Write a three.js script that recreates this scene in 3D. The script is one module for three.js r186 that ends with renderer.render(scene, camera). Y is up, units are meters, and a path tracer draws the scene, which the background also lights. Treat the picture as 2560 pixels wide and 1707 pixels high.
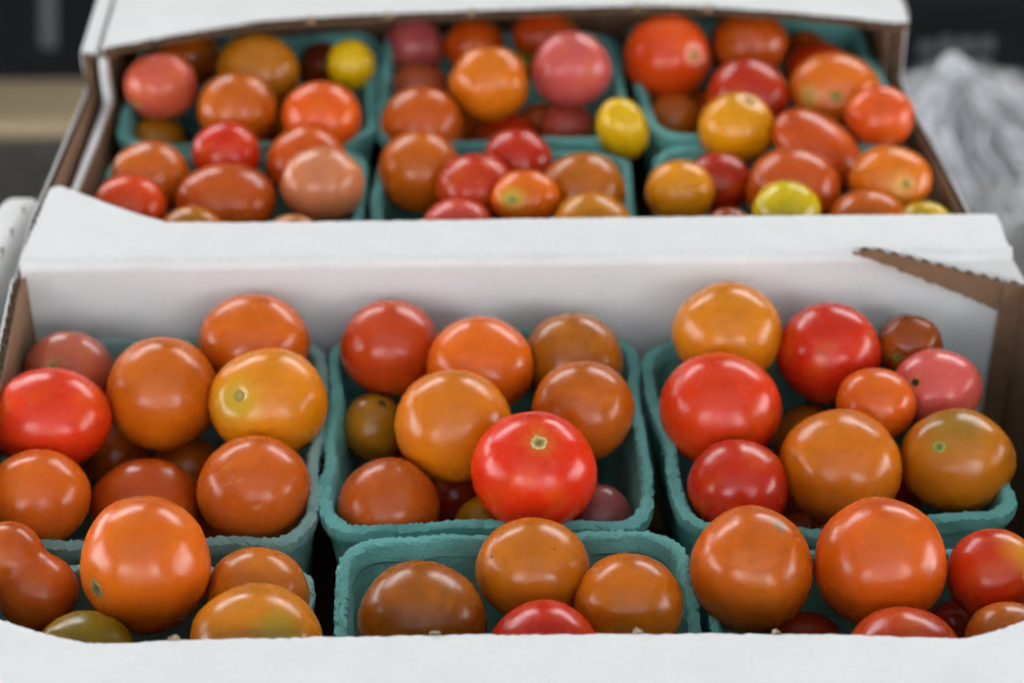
import * as THREE from 'three';
import { ImprovedNoise } from 'three/addons/math/ImprovedNoise.js';
import { mergeGeometries, toCreasedNormals } from 'three/addons/utils/BufferGeometryUtils.js';
import { RoundedBoxGeometry } from 'three/addons/geometries/RoundedBoxGeometry.js';

// ---------------------------------------------------------------- camera, sky, sun, exposure
const scene = new THREE.Scene();
const camera = new THREE.PerspectiveCamera(18.26, 1024 / 682, 0.05, 200);
camera.position.set(-0.01326, 0.52839, 0.63314);
camera.lookAt(0, 0.08, 0);
camera.focus = 0.66;
camera.userData.fStop = 7.3;
const renderer = new THREE.WebGLRenderer({ antialias: true });
renderer.toneMapping = THREE.LinearToneMapping;
renderer.toneMappingExposure = 8.35;
renderer.shadowMap.enabled = true;
{ // a bright overcast sky: slightly brighter overhead than at the horizon
  const w = 64, h = 32, data = new Float32Array(w * h * 4);
  for (let j = 0; j < h; j++) for (let i = 0; i < w; i++) {
    const up = Math.sin(((j + 0.5) / h - 0.5) * Math.PI), l = 1.15 * (0.8 + 0.2 * Math.max(0, up));
    data.set([l * 0.99, l * 1.0, l * 1.02, 1], (j * w + i) * 4);
  }
  const sky = new THREE.DataTexture(data, w, h, THREE.RGBAFormat, THREE.FloatType);
  sky.mapping = THREE.EquirectangularReflectionMapping;
  sky.magFilter = sky.minFilter = THREE.LinearFilter;
  sky.needsUpdate = true;
  scene.background = scene.environment = sky;
}
const sun = new THREE.DirectionalLight(0xfff4e6, 0.6);
sun.position.set(1.5, 6, 1.2);
sun.castShadow = true; sun.shadow.radius = 40;
Object.assign(sun.shadow.camera, { left: -4, right: 4, top: 4, bottom: -4, near: 0.5, far: 20 });
scene.add(sun);

// ---------------------------------------------------------------- helpers
let seed = 20240611;
const rnd = () => { seed |= 0; seed = (seed + 0x6d2b79f5) | 0; let t = Math.imul(seed ^ (seed >>> 15), 1 | seed); t = (t + Math.imul(t ^ (t >>> 7), 61 | t)) ^ t; return ((t ^ (t >>> 14)) >>> 0) / 4294967296; };
const span = (a, b) => a + (b - a) * rnd();
const perlin = new ImprovedNoise(), noise = (x, y, z) => perlin.noise(x, y, z);
const smooth = (a, b, x) => { const t = Math.min(1, Math.max(0, (x - a) / (b - a))); return t * t * (3 - 2 * t); };
const V = (x, y, z) => new THREE.Vector3(x, y, z);
const counts = {};
const numbered = (n) => { const k = (counts[n] = (counts[n] ?? -1) + 1); return k ? n + '_' + String(k).padStart(3, '0') : n; };
function finish(o) { o.traverse((m) => { if (m.isMesh) { m.castShadow = true; m.receiveShadow = true; } }); return o; }
function tag(o, label, category, group, kind) {
  Object.assign(o.userData, label ? { label } : {}, category ? { category } : {}, group ? { group } : {}, kind ? { kind } : {});
  return o;
}
function thing(name, label, category, group, at = [0, 0, 0]) {
  const g = new THREE.Group(); g.name = numbered(name); g.position.set(...at); scene.add(g);
  return tag(g, label, category, group);
}
function part(name, geometry, m, parent) {
  const o = new THREE.Mesh(geometry, m); o.name = parent ? name : numbered(name);
  o.castShadow = o.receiveShadow = true; (parent ?? scene).add(o); return o;
}
function geo(pos, idx, uv, col) {
  const g = new THREE.BufferGeometry();
  g.setAttribute('position', new THREE.Float32BufferAttribute(pos, 3));
  if (uv) g.setAttribute('uv', new THREE.Float32BufferAttribute(uv, 2));
  if (col) g.setAttribute('color', new THREE.Float32BufferAttribute(col, 3));
  g.setIndex(idx); g.computeVertexNormals(); return g;
}
function texture(size, f, srgb, repeat) {
  const d = new Uint8Array(size * size * 4);
  for (let j = 0; j < size; j++) for (let i = 0; i < size; i++) {
    const c = f(i / size, j / size, i, j);
    d.set([c[0], c[1], c[2], 1].map((x) => Math.round(255 * Math.min(1, Math.max(0, x)))), (j * size + i) * 4);
  }
  const t = new THREE.DataTexture(d, size, size);
  t.wrapS = t.wrapT = THREE.RepeatWrapping; t.magFilter = THREE.LinearFilter; t.minFilter = THREE.LinearMipmapLinearFilter; t.generateMipmaps = true;
  if (srgb) t.colorSpace = THREE.SRGBColorSpace;
  t.repeat.set(repeat, repeat); t.needsUpdate = true; return t;
}
// noise that repeats without a seam over a tile of n cells
const tile = (u, v, n, s) => { const a = u * n, b = v * n, f = (x, y) => noise(x, y, s); const p = u, q = v;
  return f(a, b) * (1 - p) * (1 - q) + f(a - n, b) * p * (1 - q) + f(a, b - n) * (1 - p) * q + f(a - n, b - n) * p * q; };
const hash = (i, j, k = 0) => { let x = Math.sin(i * 127.1 + j * 311.7 + k * 74.7) * 43758.5453; return x - Math.floor(x); };

// ---------------------------------------------------------------- materials
const lin = (hex) => new THREE.Color(hex), rgb = ([r, g, b]) => new THREE.Color().setRGB(r / 255, g / 255, b / 255, THREE.SRGBColorSpace);
const M = {};
{
  const paper = texture(512, (u, v, i, j) => { const w = 0.014 * smooth(0.2, 0.6, tile(u, v, 5, 91)), g = 0.972 + 0.02 * tile(u, v, 9, 1) + 0.02 * tile(u, v, 60, 2) - w + 0.018 * (hash(i, j) - 0.5) - (hash(i >> 1, j >> 1, 3) > 0.9992 ? 0.04 : 0); return [g, g - w * 0.15, g * 0.998 - w * 0.5]; }, true, 7);
  const paperBump = texture(512, (u, v, i, j) => { const g = 0.5 + 0.25 * tile(u, v, 40, 5) + 0.25 * tile(u, v, 6, 6); return [g, g, g]; }, false, 12);
  M.white = new THREE.MeshStandardMaterial({ color: new THREE.Color().setRGB(0.785, 0.785, 0.765), map: paper, bumpMap: paperBump, bumpScale: 0.00012, roughness: 0.62 });
  const kraft = texture(512, (u, v, i, j) => { const f = tile(u * 1, v, 14, 7), s = tile(u, v, 110, 8), g = 0.86 + 0.1 * f + 0.1 * s + 0.07 * (hash(i, j, 9) - 0.5) - (hash(i >> 1, j >> 2, 4) > 0.992 ? 0.15 : 0); return [g, g * 0.99, g * 0.97]; }, true, 14);
  M.kraft = new THREE.MeshStandardMaterial({ color: new THREE.Color().setRGB(0.3, 0.17, 0.092), map: kraft, bumpMap: kraft, bumpScale: 0.0001, roughness: 0.85 });
  M.flute = new THREE.MeshStandardMaterial({ color: new THREE.Color().setRGB(0.27, 0.16, 0.09), map: kraft, roughness: 0.9 });
  M.tab = new THREE.MeshStandardMaterial({ color: new THREE.Color().setRGB(0.55, 0.42, 0.27), map: kraft, roughness: 0.9 });
  const pulp = texture(512, (u, v, i, j) => { const f = tile(u, v, 34, 11), s = tile(u, v, 100, 12), c = tile(u, v, 7, 13), line = noise(u * 8 + 0.7 * Math.sin(v * 6.283), v * 46, 14) * Math.sin(u * 3.1416); const g = 0.88 + 0.09 * f + 0.09 * s + 0.07 * c + 0.1 * line + 0.09 * (hash(i, j, 2) - 0.5); const w = hash(i >> 2, j, 7) > 0.985 ? 0.1 : 0; return [g + w * 1.3, g + w, g + w]; }, true, 24);
  M.pulpMap = pulp;
  M.pulp = (r, g, b) => new THREE.MeshStandardMaterial({ color: new THREE.Color().setRGB(r, g, b), map: pulp, bumpMap: pulp, bumpScale: 0.0007, roughness: 0.95 });
  const skin = texture(1024, (u, v, i, j) => { // fine pale lenticels, a few dark specks and dry marks
    const d = hash(Math.floor(i / 5), Math.floor(j / 5), 5), e = hash(Math.floor(i / 9), Math.floor(j / 9), 15), g = 0.955 + 0.035 * tile(u, v, 26, 21) + 0.03 * (hash(i, j, 6) - 0.5);
    const cx = (i % 5) - 2, cy = (j % 5) - 2, s = d > 0.965 && cx * cx + cy * cy < 5 ? 0.07 : 0, k = e > 0.9975 && Math.hypot((i % 9) - 4, (j % 9) - 4) < 3.2 ? 0.22 : 0;
    return [g + s * 0.6 - k, g + s * 2.6 - k, g + s * 2 - k];
  }, true, 1);
  const gloss = texture(256, (u, v) => { const g = 0.72 + 0.35 * tile(u, v, 8, 31) + 0.2 * tile(u, v, 30, 32); return [g, g, g]; }, false, 1);
  M.skin = new THREE.MeshPhysicalMaterial({ vertexColors: true, map: skin, roughness: 0.35, roughnessMap: gloss, ior: 1.45 });
  M.scar = new THREE.MeshStandardMaterial({ vertexColors: true, roughness: 0.8 });
}

// ---------------------------------------------------------------- the shelter round the stall and the ground
part('ground', new THREE.PlaneGeometry(60, 60).rotateX(-Math.PI / 2).translate(0, -0.75, 0), new THREE.MeshStandardMaterial({ color: new THREE.Color().setRGB(0.22, 0.21, 0.19), roughness: 0.95, map: texture(256, (u, v, i, j) => { const g = 0.8 + 0.25 * tile(u, v, 8, 41) + 0.2 * tile(u, v, 50, 42) + 0.1 * (hash(i, j) - 0.5); return [g, g, g]; }, true, 40) })).userData.kind = 'structure';
{
  const fabric = (t) => new THREE.MeshPhysicalMaterial({ color: new THREE.Color().setRGB(0.82, 0.85, 0.89), roughness: 1, transmission: t, thickness: 0 });
  const roof = thing('market_canopy', 'pale fabric canopy stretched over the tomato stall', 'canopy');
  part('roof_cloth', new THREE.BoxGeometry(6.2, 0.004, 3.3).translate(0, 2.25, -1.1), fabric(0.035), roof);
  part('roof_cloth', new THREE.BoxGeometry(6.2, 0.004, 2.9).translate(0, 2.25, 2), fabric(0.2), roof);  // nearer half made more see-through to throw extra light on the white panel
  const dark = new THREE.MeshStandardMaterial({ color: new THREE.Color().setRGB(0.07, 0.068, 0.065), roughness: 0.95 }), pale = fabric(0.8);
  const wall = (label, m, boxes) => { const g = thing('added_screen', label, 'added light screen'); boxes.forEach(([x0, x1, y0, y1, z0, z1]) => part('screen_panel', new THREE.BoxGeometry(x1 - x0, y1 - y0, z1 - z0).translate((x0 + x1) / 2, (y0 + y1) / 2, (z0 + z1) / 2), m, g)); };
  // unseen screens added to shape the light: dark with gaps, pale as front fill
  wall('added dark light blocker behind the far box with gaps under the canopy edge', dark, [[-2.9, 2.9, -0.75, 0.1, -2.24, -2.2], [-1.75, 2.9, 0.1, 0.6, -2.24, -2.2], [-2.9, 2.9, 0.6, 1.05, -2.24, -2.2], [-2.9, 2.9, 2.12, 2.24, -2.24, -2.2], [-2.9, -2.65, 1.05, 2.12, -2.24, -2.2], [-0.5, 0.5, 1.05, 2.12, -2.24, -2.2], [2.65, 2.9, 1.05, 2.12, -2.24, -2.2]]);
  wall('added dark light blocker beyond the plastic bag with one broad gap', dark, [[2.86, 2.9, -0.75, 2.24, -2.2, -0.6], [2.86, 2.9, -0.75, 2.24, 1.55, 3.3], [2.86, 2.9, 0.95, 2.24, -0.6, 1.55]]);
  wall('added dark light blocker beyond the slotted panel with a strip between two gaps', dark, [[-2.9, -2.86, -0.75, 2.24, -1.3, -0.75], [-2.9, -2.86, -0.75, 2.24, 1.4, 3.3], [-2.9, -2.86, 0.95, 2.24, -0.75, 1.4], [-2.9, -2.86, -0.75, 0.1, -2.2, -1.3], [-2.9, -2.86, 0.7, 2.24, -2.2, -1.3]]);
  wall('added pale fill light cloth behind the photographer with two gaps under the eave', pale, [[-2.9, 2.9, 0.75, 1.15, 3.3, 3.304], [-2.9, 2.9, 2.05, 2.24, 3.3, 3.304], [-2.9, -2.7, 1.15, 2.05, 3.3, 3.304], [-1.35, 1.3, 1.15, 2.05, 3.3, 3.304], [2.65, 2.9, 1.15, 2.05, 3.3, 3.304]]);  // unseen cloth added as soft fill for the faces turned to the camera
  wall('added dark cloth blocking low light behind the photographer', dark, [[-2.9, 2.9, -0.75, 0.746, 3.3, 3.304]]);  // added, unseen: keeps low front light off the undersides of the tomatoes
}

// ---------------------------------------------------------------- corrugated board
// outline: points in metres on the plane origin + u*U + v*V; the "front" liner lies on the side of U x V, the flutes run along V
function cut(outline, ragged) {
  if (!ragged) return outline.map((p) => new THREE.Vector2(...p));
  const out = [];
  outline.forEach((p, i) => {
    const q = outline[(i + 1) % outline.length], n = Math.max(1, Math.round(Math.hypot(q[0] - p[0], q[1] - p[1]) / 0.0016));
    for (let k = 0; k < n; k++) out.push(new THREE.Vector2(p[0] + (q[0] - p[0]) * k / n + (k ? span(-1, 1) * ragged : 0), p[1] + (q[1] - p[1]) * k / n + (k ? span(-1, 1) * ragged : 0)));
  });
  return out;
}
function sheet(outline, z, t, ragged) {
  return new THREE.ExtrudeGeometry(new THREE.Shape(cut(outline, ragged)), { depth: t, bevelEnabled: false, curveSegments: 1 }).translate(0, 0, z);
}
const PITCH = 0.0056;
function flutes(outline, t) {
  const us = outline.map((p) => p[0]), u0 = Math.min(...us) + 0.0005, u1 = Math.max(...us) - 0.0005, n = Math.ceil((u1 - u0) / 0.0006), pos = [], idx = [], uv = [];
  for (let k = 0; k <= n; k++) {
    const u = u0 + (u1 - u0) * k / n, hit = [];
    outline.forEach((p, i) => { const q = outline[(i + 1) % outline.length]; if ((p[0] - u) * (q[0] - u) <= 0 && p[0] !== q[0]) hit.push(p[1] + (q[1] - p[1]) * (u - p[0]) / (q[0] - p[0])); });
    const a = Math.min(...hit) + 0.0003, b = Math.max(...hit) - 0.0003, z = Math.sin(u / PITCH * 2 * Math.PI) * t / 2;
    pos.push(u, a, z, u, b, z); uv.push(u, a, u, b);
    if (k) { const j = 2 * k; idx.push(j - 2, j, j - 1, j - 1, j, j + 1); }
  }
  return geo(pos, idx, uv);
}
function board(name, parent, outline, [O, U, W], front, back, { ragged = 0.00025, thickness = 0.004, along = 'v', label } = {}) {
  const t = thickness, N = new THREE.Vector3().crossVectors(U, W), m = new THREE.Matrix4().makeBasis(U, W, N).setPosition(O), l = 0.00055;
  const place = (g) => g.applyMatrix4(m);
  const o = part(name, place(sheet(outline, t / 2 - l, l, ragged)), front, parent);
  part('liner_paper', place(sheet(outline, -t / 2, l, ragged)), back, o);
  let f;
  if (along === 'v') f = flutes(outline, t - 2 * l);
  else { f = flutes(outline.map(([a, b]) => [b, a]), t - 2 * l); const p = f.attributes.position; for (let i = 0; i < p.count; i++) { const x = p.getX(i); p.setX(i, p.getY(i)); p.setY(i, x); } f.computeVertexNormals(); }
  part('fluting', place(f), M.flute, o);
  if (label) o.userData.label = label;
  return o;
}
const X = V(1, 0, 0), Y = V(0, 1, 0), Z = V(0, 0, 1);
const xy = (z) => [V(0, 0, z), X, Y];                // outline in (x, y), front faces +z
const xyBack = (z) => [V(0, 0, z), V(-1, 0, 0), Y];  // outline in (-x, y), front faces -z
const zyIn = (x, s) => [V(x, 0, 0), V(0, 0, -s), Y]; // outline in (-s z, y), front faces s x
const xz = (y) => [V(0, y, 0), X, V(0, 0, -1)];      // outline in (x, -z), front faces up
const TOP = 0.1096;
function nick(parent, x, z, side) { // a torn stub of board left where the perforation held
  const pos = [], idx = [], w = span(0.0012, 0.0018), n = 9;
  for (let k = 0; k <= n; k++) { const a = k / n * Math.PI, r = span(0.7, 1.1); for (const y of [-0.0016, 0.0012 * span(0.5, 1.3)]) pos.push(x + Math.cos(a) * w * r, TOP - 0.0006 + y, z - side * Math.sin(a) * 0.0019 * r); }
  for (let k = 0; k < n; k++) { const j = 2 * k; idx.push(j, j + 1, j + 2, j + 2, j + 1, j + 3); }
  for (let k = 1; k < n; k++) idx.push(1, 2 * k + 1, 2 * k + 3, 0, 2 * k + 2, 2 * k);
  part('perforation_tab', geo(pos, idx, pos.flatMap((_, i) => i % 3 ? [] : [pos[i], pos[i + 2]])), M.tab, parent);
}
const rough = (pts, n, amp) => { const out = []; pts.forEach((p, i) => { out.push(p); const q = pts[i + 1]; if (q) for (let k = 1; k < n; k++) { const t = k / n; out.push([p[0] + (q[0] - p[0]) * t + span(-1, 1) * amp, p[1] + (q[1] - p[1]) * t + span(-1, 1) * amp]); } }); return out; };
const fold = (x0, x1, y, z, r) => { const pos = [], idx = [], uv = []; for (let i = 0; i <= 6; i++) { const a = i / 6 * Math.PI / 2; for (const x of [x0, x1]) { pos.push(x, y - r + Math.sin(a) * r, z - r + Math.cos(a) * r); uv.push(x, i * 0.0008); } if (i) { const j = 2 * i; idx.push(j - 2, j - 1, j, j, j - 1, j + 1); } } return geo(pos, idx, uv); };

// ---------------------------------------------------------------- the far box
{
  const b = thing('tomato_box', 'white cardboard box with kraft inside behind, its rear flap curving over the tomatoes', 'cardboard box', 'open cardboard boxes of tomatoes');
  const L = -0.1775, R = 0.1815, F = -0.0125, K = -0.264;
  board('base_panel', b, [[L, -F], [R, -F], [R, -K], [L, -K]], xz(0.0025), M.kraft, M.white, { ragged: 0 });
  board('front_wall', b, [[L, 0], [0.1895, 0], [0.1885, 0.0965], [R + 0.0015, TOP - 0.004], [L, TOP - 0.004]], xy(F), M.white, M.kraft, { ragged: 0 });
  part('folded_edge', fold(L, R + 0.001, TOP, F + 0.002, 0.004), M.white, b);
  board('back_wall', b, [[L, 0], [R, 0], [R, TOP - 0.004], [L, TOP - 0.004]], xy(K), M.kraft, M.white, { ragged: 0 });
  // the strip of the lid that is left along the front, its torn edge away from the camera
  board('front_flap', b, [[L, 0.0145], [R, 0.0145], [0.1815, 0.037], ...rough([[0.181, 0.0368], [0.1, 0.0372], [0, 0.037], [-0.1, 0.0365], [-0.1276, 0.0374], [-0.1415, 0.045], [-0.156, 0.0545], [-0.165, 0.0605]], 8, 0.0002), [-0.171, 0.0645], [-0.1745, 0.0625]], xz(TOP - 0.002), M.white, M.kraft, { ragged: 0.00032 });
  // the wider strip along the rear
  const rear = board('rear_flap', b, [[-0.1705, -K], [-0.1705, 0.1775], ...rough([[-0.167, 0.179], [-0.136, 0.191], [-0.1046, 0.202], [-0.065, 0.2066], [-0.029, 0.2088], [0.02, 0.2118], [0.0627, 0.2133], [0.09, 0.2115], [0.1231, 0.2057], [0.15, 0.1995]], 7, 0.0002), [0.1712, 0.1938], [0.1765, 0.195], [0.1765, -K]], xz(TOP - 0.002), M.white, M.kraft, { ragged: 0.00032 });
  for (const [x, z] of [[-0.0835, -0.2045], [-0.0495, -0.2078], [-0.0135, -0.2096], [0.0595, -0.2133], [0.0905, -0.2116]]) nick(rear, x, z, -1);
  // sides: full height at the rear, torn down to a dip, rising again to the front
  const side = [[-F, 0.004], [-F, TOP - 0.006], [0.05, 0.1045], [0.08, 0.1005], [0.12, 0.0955], [0.16, 0.0905], [0.176, 0.0885], [0.181, 0.092], [0.178, TOP - 0.004], [-K, TOP - 0.004], [-K, 0.004]];
  const flip = (o) => o.map(([u, v]) => [-u, v]).reverse();
  board('side_wall', b, side, zyIn(L - 0.0005, 1), M.kraft, M.white);
  const low = side.map(([u, v], i) => [u, v > 0.01 && i < 8 ? v - 0.006 : v]);
  const liner = board('inner_side_wall', b, low.map(([u, v]) => [u, v > 0.09 && u > 0.178 ? v - 0.002 : v]), zyIn(L + 0.0075, 1), M.kraft, M.white, { thickness: 0.0035 });
  // the white face of the inner wall rolled over its top edge
  {
    const path = [[0.0145, TOP - 0.011], [0.05, 0.099], [0.08, 0.095], [0.12, 0.0905], [0.16, 0.086], [0.176, 0.085], [0.1795, 0.09], [0.1795, 0.1], [0.1815, TOP - 0.003], [0.205, TOP - 0.0024], [0.262, TOP - 0.0024]].map(([u, v]) => V(L + 0.0066, v - 0.003, -u));
    const g = new THREE.TubeGeometry(new THREE.CatmullRomCurve3(path, false, 'catmullrom', 0.2), 120, 0.0023, 10);
    part('rolled_edge', g, M.white, liner);
  }
  board('side_strip', b, [[L - 0.002, 0.178], [-0.173, 0.1765], [-0.173, -K], [L - 0.002, -K]], xz(TOP - 0.0035), M.white, M.kraft, { ragged: 0, thickness: 0.003 });
  const sideR = [[-F, 0.004], [-F, TOP - 0.012], [0.05, 0.092], [0.08, 0.0885], [0.12, 0.083], [0.17, 0.075], [0.2, 0.071], [0.211, 0.0715], [0.214, 0.079], [0.2155, TOP - 0.006], [-K, TOP - 0.004], [-K, 0.004]];
  board('side_wall', b, flip(sideR), zyIn(R - 0.003, -1), M.kraft, M.white);
  board('inner_side_wall', b, flip(sideR.map(([u, v], i) => [u, i > 0 && i < 9 ? v - 0.007 : v])), zyIn(R - 0.0085, -1), M.kraft, M.kraft, { thickness: 0.0035 });
  finish(b);
}
// ---------------------------------------------------------------- the near box
{
  const b = thing('tomato_box', 'white cardboard box in front, lid torn open with one raw kraft corner wedge left', 'cardboard box', 'open cardboard boxes of tomatoes');
  const L = -0.1770, R = 0.1905, F = 0.242, K = -0.0085;
  board('base_panel', b, [[L, -F], [R, -F], [R, -K - 0.0035], [L, -K - 0.0035]], xz(0.0025), M.kraft, M.white, { ragged: 0 });
  board('front_wall', b, [[L, 0], [R, 0], [R, TOP - 0.004], [L, TOP - 0.004]], xy(F), M.white, M.kraft, { ragged: 0 });
  const edge = rough([[0.176, -0.1655], [0.168, -0.1705], [0.158, -0.1765], [0.15, -0.1808], [0.1435, -0.184], [0.135, -0.1878], [0.1256, -0.1908], [0.115, -0.1903], [0.0861, -0.1882], [0.04, -0.1872], [-0.03, -0.1862], [-0.1001, -0.1868], [-0.115, -0.1878], [-0.1247, -0.1876], [-0.1364, -0.1838], [-0.144, -0.1805], [-0.1511, -0.1773], [-0.16, -0.173], [-0.17, -0.167]], 9, 0.00022);
  const flap = board('front_flap', b, [[L, -F - 0.002], [R, -F - 0.002], [R, -0.1635], ...edge, [L, -0.1655]], xz(TOP - 0.002), M.white, M.kraft, { ragged: 0.00032 });
  for (const [x, z] of [[-0.1003, 0.187], [-0.0258, 0.1863], [0.0319, 0.1871], [0.0715, 0.188]]) nick(flap, x, z, 1);
  const side = [[-F, 0.004], [-F, TOP - 0.005], [-0.185, 0.106], [-0.13, 0.0975], [-0.08, 0.0985], [-0.042, 0.1015], [0.0005, TOP - 0.0002], [0.006, TOP - 0.003], [0.006, 0.004]];
  board('side_wall', b, side, zyIn(L + 0.0005, 1), M.kraft, M.white);
  const sideR = [[-F, 0.004], [-F, TOP - 0.005], [-0.185, 0.104], [-0.13, 0.096], [-0.08, 0.0965], [-0.03, 0.0985], [0.0045, 0.0992], [0.0045, 0.004]];
  board('side_wall', b, sideR.map(([u, v]) => [-u, v]).reverse(), zyIn(R - 0.002, -1), M.kraft, M.white);
  board('corner_tab', b, [[0.1787, 0.004], [R, 0.004], [R, 0.0972], [0.184, 0.0992], [0.1787, 0.1005]], xy(-0.0065), M.kraft, M.white);
  board('wall_remnant', b, [[0.1224, 0.1133], [0.131, 0.1098], [0.1555, 0.0985], [0.1784, 0.0872], [0.1785, 0.1], [0.167, 0.1032], [0.15, 0.1084], [0.1385, 0.1118], [0.13, 0.1142]], xy(-0.0075), M.kraft, M.white, { ragged: 0.0005, label: 'torn kraft corner wedge of the missing back wall' });
  finish(b);
}

// ---------------------------------------------------------------- pulp baskets
function basket(x, z, wx, wz, turn, [r, g, b], label, lift = 0) {
  const o = thing('pulp_basket', label, 'basket', 'teal pulp baskets in the tomato boxes', [x, 0.0047 + lift, z]);
  o.rotation.y = turn * Math.PI / 180;
  const m = M.pulp(r, g, b), H = 0.0753, s = span(0, 50), around = 460;
  const ring = (inset, y, corner, jag) => {
    const a = wx / 2 - inset, c = wz / 2 - inset, q = Math.max(0.004, corner - inset * 0.5), pts = [], per = [];
    const arcs = [[a - q, c - q, 0], [-(a - q), c - q, 1], [-(a - q), -(c - q), 2], [a - q, -(c - q), 3]];
    arcs.forEach(([px, pz, k]) => { for (let i = 0; i <= 8; i++) { const t = (k + i / 8) * Math.PI / 2; pts.push([px + q * Math.cos(t), pz + q * Math.sin(t)]); } });
    for (let i = 0; i < pts.length; i++) per.push(Math.hypot(pts[(i + 1) % pts.length][0] - pts[i][0], pts[(i + 1) % pts.length][1] - pts[i][1]));
    const total = per.reduce((p, t) => p + t, 0), out = [];
    let i = 0, done = 0;
    for (let k = 0; k < around; k++) {
      const want = total * k / around; while (done + per[i] < want) { done += per[i]; i++; }
      const t = (want - done) / per[i], p = pts[i], n = pts[(i + 1) % pts.length], X0 = p[0] + (n[0] - p[0]) * t, Z0 = p[1] + (n[1] - p[1]) * t, l = Math.hypot(X0, Z0);
      const w = 0.0019 * noise(X0 * 55 + s, Z0 * 55, y * 20) + 0.0003 * noise(X0 * 260, Z0 * 260 + s, y * 60) + jag * (hash(k, y * 1e4, s) - 0.5);
      out.push(X0 + X0 / l * w, y + (y > 0.05 ? 0.0026 * noise(X0 * 26, Z0 * 26 + s, 3) + 0.0006 * noise(X0 * 75, Z0 * 75, s) : 0) + jag * (hash(k, y * 1e4, s + 9) - 0.5), Z0 + Z0 / l * w);
    }
    return out;
  };
  const loft = (rings, cap) => {
    const pos = rings.flat(), idx = [], uv = [], n = rings.length;
    for (let j = 0; j < n; j++) for (let k = 0; k < around; k++) { uv.push(k / around * 0.44, j * 0.006); if (j < n - 1) { const a0 = j * around + k, a1 = j * around + (k + 1) % around; idx.push(a0, a0 + around, a1, a1, a0 + around, a1 + around); } }
    if (cap) { const c = pos.length / 3, last = (n - 1) * around; let y = pos[last * 3 + 1]; pos.push(0, y, 0); uv.push(0, 0); for (let k = 0; k < around; k++) idx.push(c, last + (k + 1) % around, last + k); }
    return geo(pos, idx, uv);
  };
  const c = 0.0145;
  part('basket_wall', mergeGeometries([
    loft([ring(0.0022, H - 0.0085, c, 0), ring(0.0036, H - 0.022, c, 0), ring(0.0062, H - 0.04, c, 0), ring(0.0098, 0.012, c, 0), ring(0.012, 0.002, c, 0), ring(0.0155, 0, c, 0)], true),
    loft([ring(0.017, 0.0032, c, 0), ring(0.0142, 0.006, c, 0), ring(0.0122, 0.016, c, 0), ring(0.0092, H - 0.04, c, 0), ring(0.0068, H - 0.022, c, 0), ring(0.0051, H - 0.0065, c, 0)].reverse(), true)]), m, o);
  part('rim', toCreasedNormals(loft([ring(0.0050, H - 0.006, c, 0.0002), ring(0.0044, H - 0.0022, c, 0.0004), ring(0.004, H - 0.0003, c, 0.0009), ring(0.003, H + 0.0002, c, 0.0003), ring(0.0018, H + 0.0001, c, 0.0003), ring(0.0003, H - 0.0005, c, 0.001), ring(0.0001, H - 0.003, c, 0.0004), ring(0.0004, H - 0.0054, c, 0.0005), ring(0.0022, H - 0.0085, c, 0.0002)]), 0.75), m, o);
  // loose paper fibres along the rim
  const hairs = [];
  for (let k = 0; k < 240; k++) {
    const ed = rnd() < 0.5, sgn = rnd() < 0.5 ? -1 : 1, t = span(-0.36, 0.36), p = ed ? V(t * wx, H, sgn * (wz / 2 - 0.001)) : V(sgn * (wx / 2 - 0.001), H, t * wz);
    const q = p.clone().add(V(span(-1, 1), span(0, 0.9), span(-1, 1)).multiplyScalar(0.0012)), w = q.clone().add(V(span(-1, 1), span(-0.4, 0.6), span(-1, 1)).multiplyScalar(0.0014));
    hairs.push(new THREE.TubeGeometry(new THREE.QuadraticBezierCurve3(p, q, w), 3, 0.00008, 3));
  }
  tag(part('fibres', mergeGeometries(hairs), m, o), null, null, null, 'stuff');
  return finish(o);
}
const TEAL = [0.22, 0.66, 0.6], GREY = [0.34, 0.6, 0.555];
basket(-0.1215, 0.053, 0.111, 0.114, 0, GREY, 'teal grey pulp basket in the near box back row, beside the slotted panel');
basket(-0.0102, 0.0495, 0.111, 0.113, 0.3, TEAL, 'teal pulp basket in the near box back row, holding the glossy bright red tomato');
basket(0.1055, 0.052, 0.113, 0.111, 5, TEAL, 'teal pulp basket set askew in the near box back row, under the raw kraft wedge');
basket(-0.001, 0.169, 0.1115, 0.112, 1.5, TEAL, 'teal pulp basket in the near box front row, between the other two', 0.004);
basket(-0.1195, 0.1755, 0.11, 0.112, 0, GREY, 'teal grey pulp basket in the near box front row, holding the largest orange tomato');
basket(0.1135, 0.1735, 0.111, 0.112, 0.5, TEAL, 'teal pulp basket in the near box front row, holding the very large smooth orange tomato');
basket(-0.11, -0.196, 0.109, 0.103, 0.3, TEAL, 'teal pulp basket in the far box back row, beside the rolled white edge');
basket(-0.1112, -0.085, 0.108, 0.11, 0, TEAL, 'teal pulp basket in the far box front row, beside the rolled white edge');
basket(-0.0005, -0.1955, 0.108, 0.103, -0.3, TEAL, 'teal pulp basket in the far box back row, holding the big dusty pink tomato');
basket(-0.0015, -0.0815, 0.106, 0.109, 0, TEAL, 'teal pulp basket in the far box front row, behind the middle of the white flap');
basket(0.1135, -0.202, 0.11, 0.112, 2.5, TEAL, 'teal pulp basket in the far box back row, on the plastic bag side');
basket(0.1145, -0.086, 0.11, 0.112, -1, TEAL, 'teal pulp basket in the far box front row, on the plastic bag side');

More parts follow.
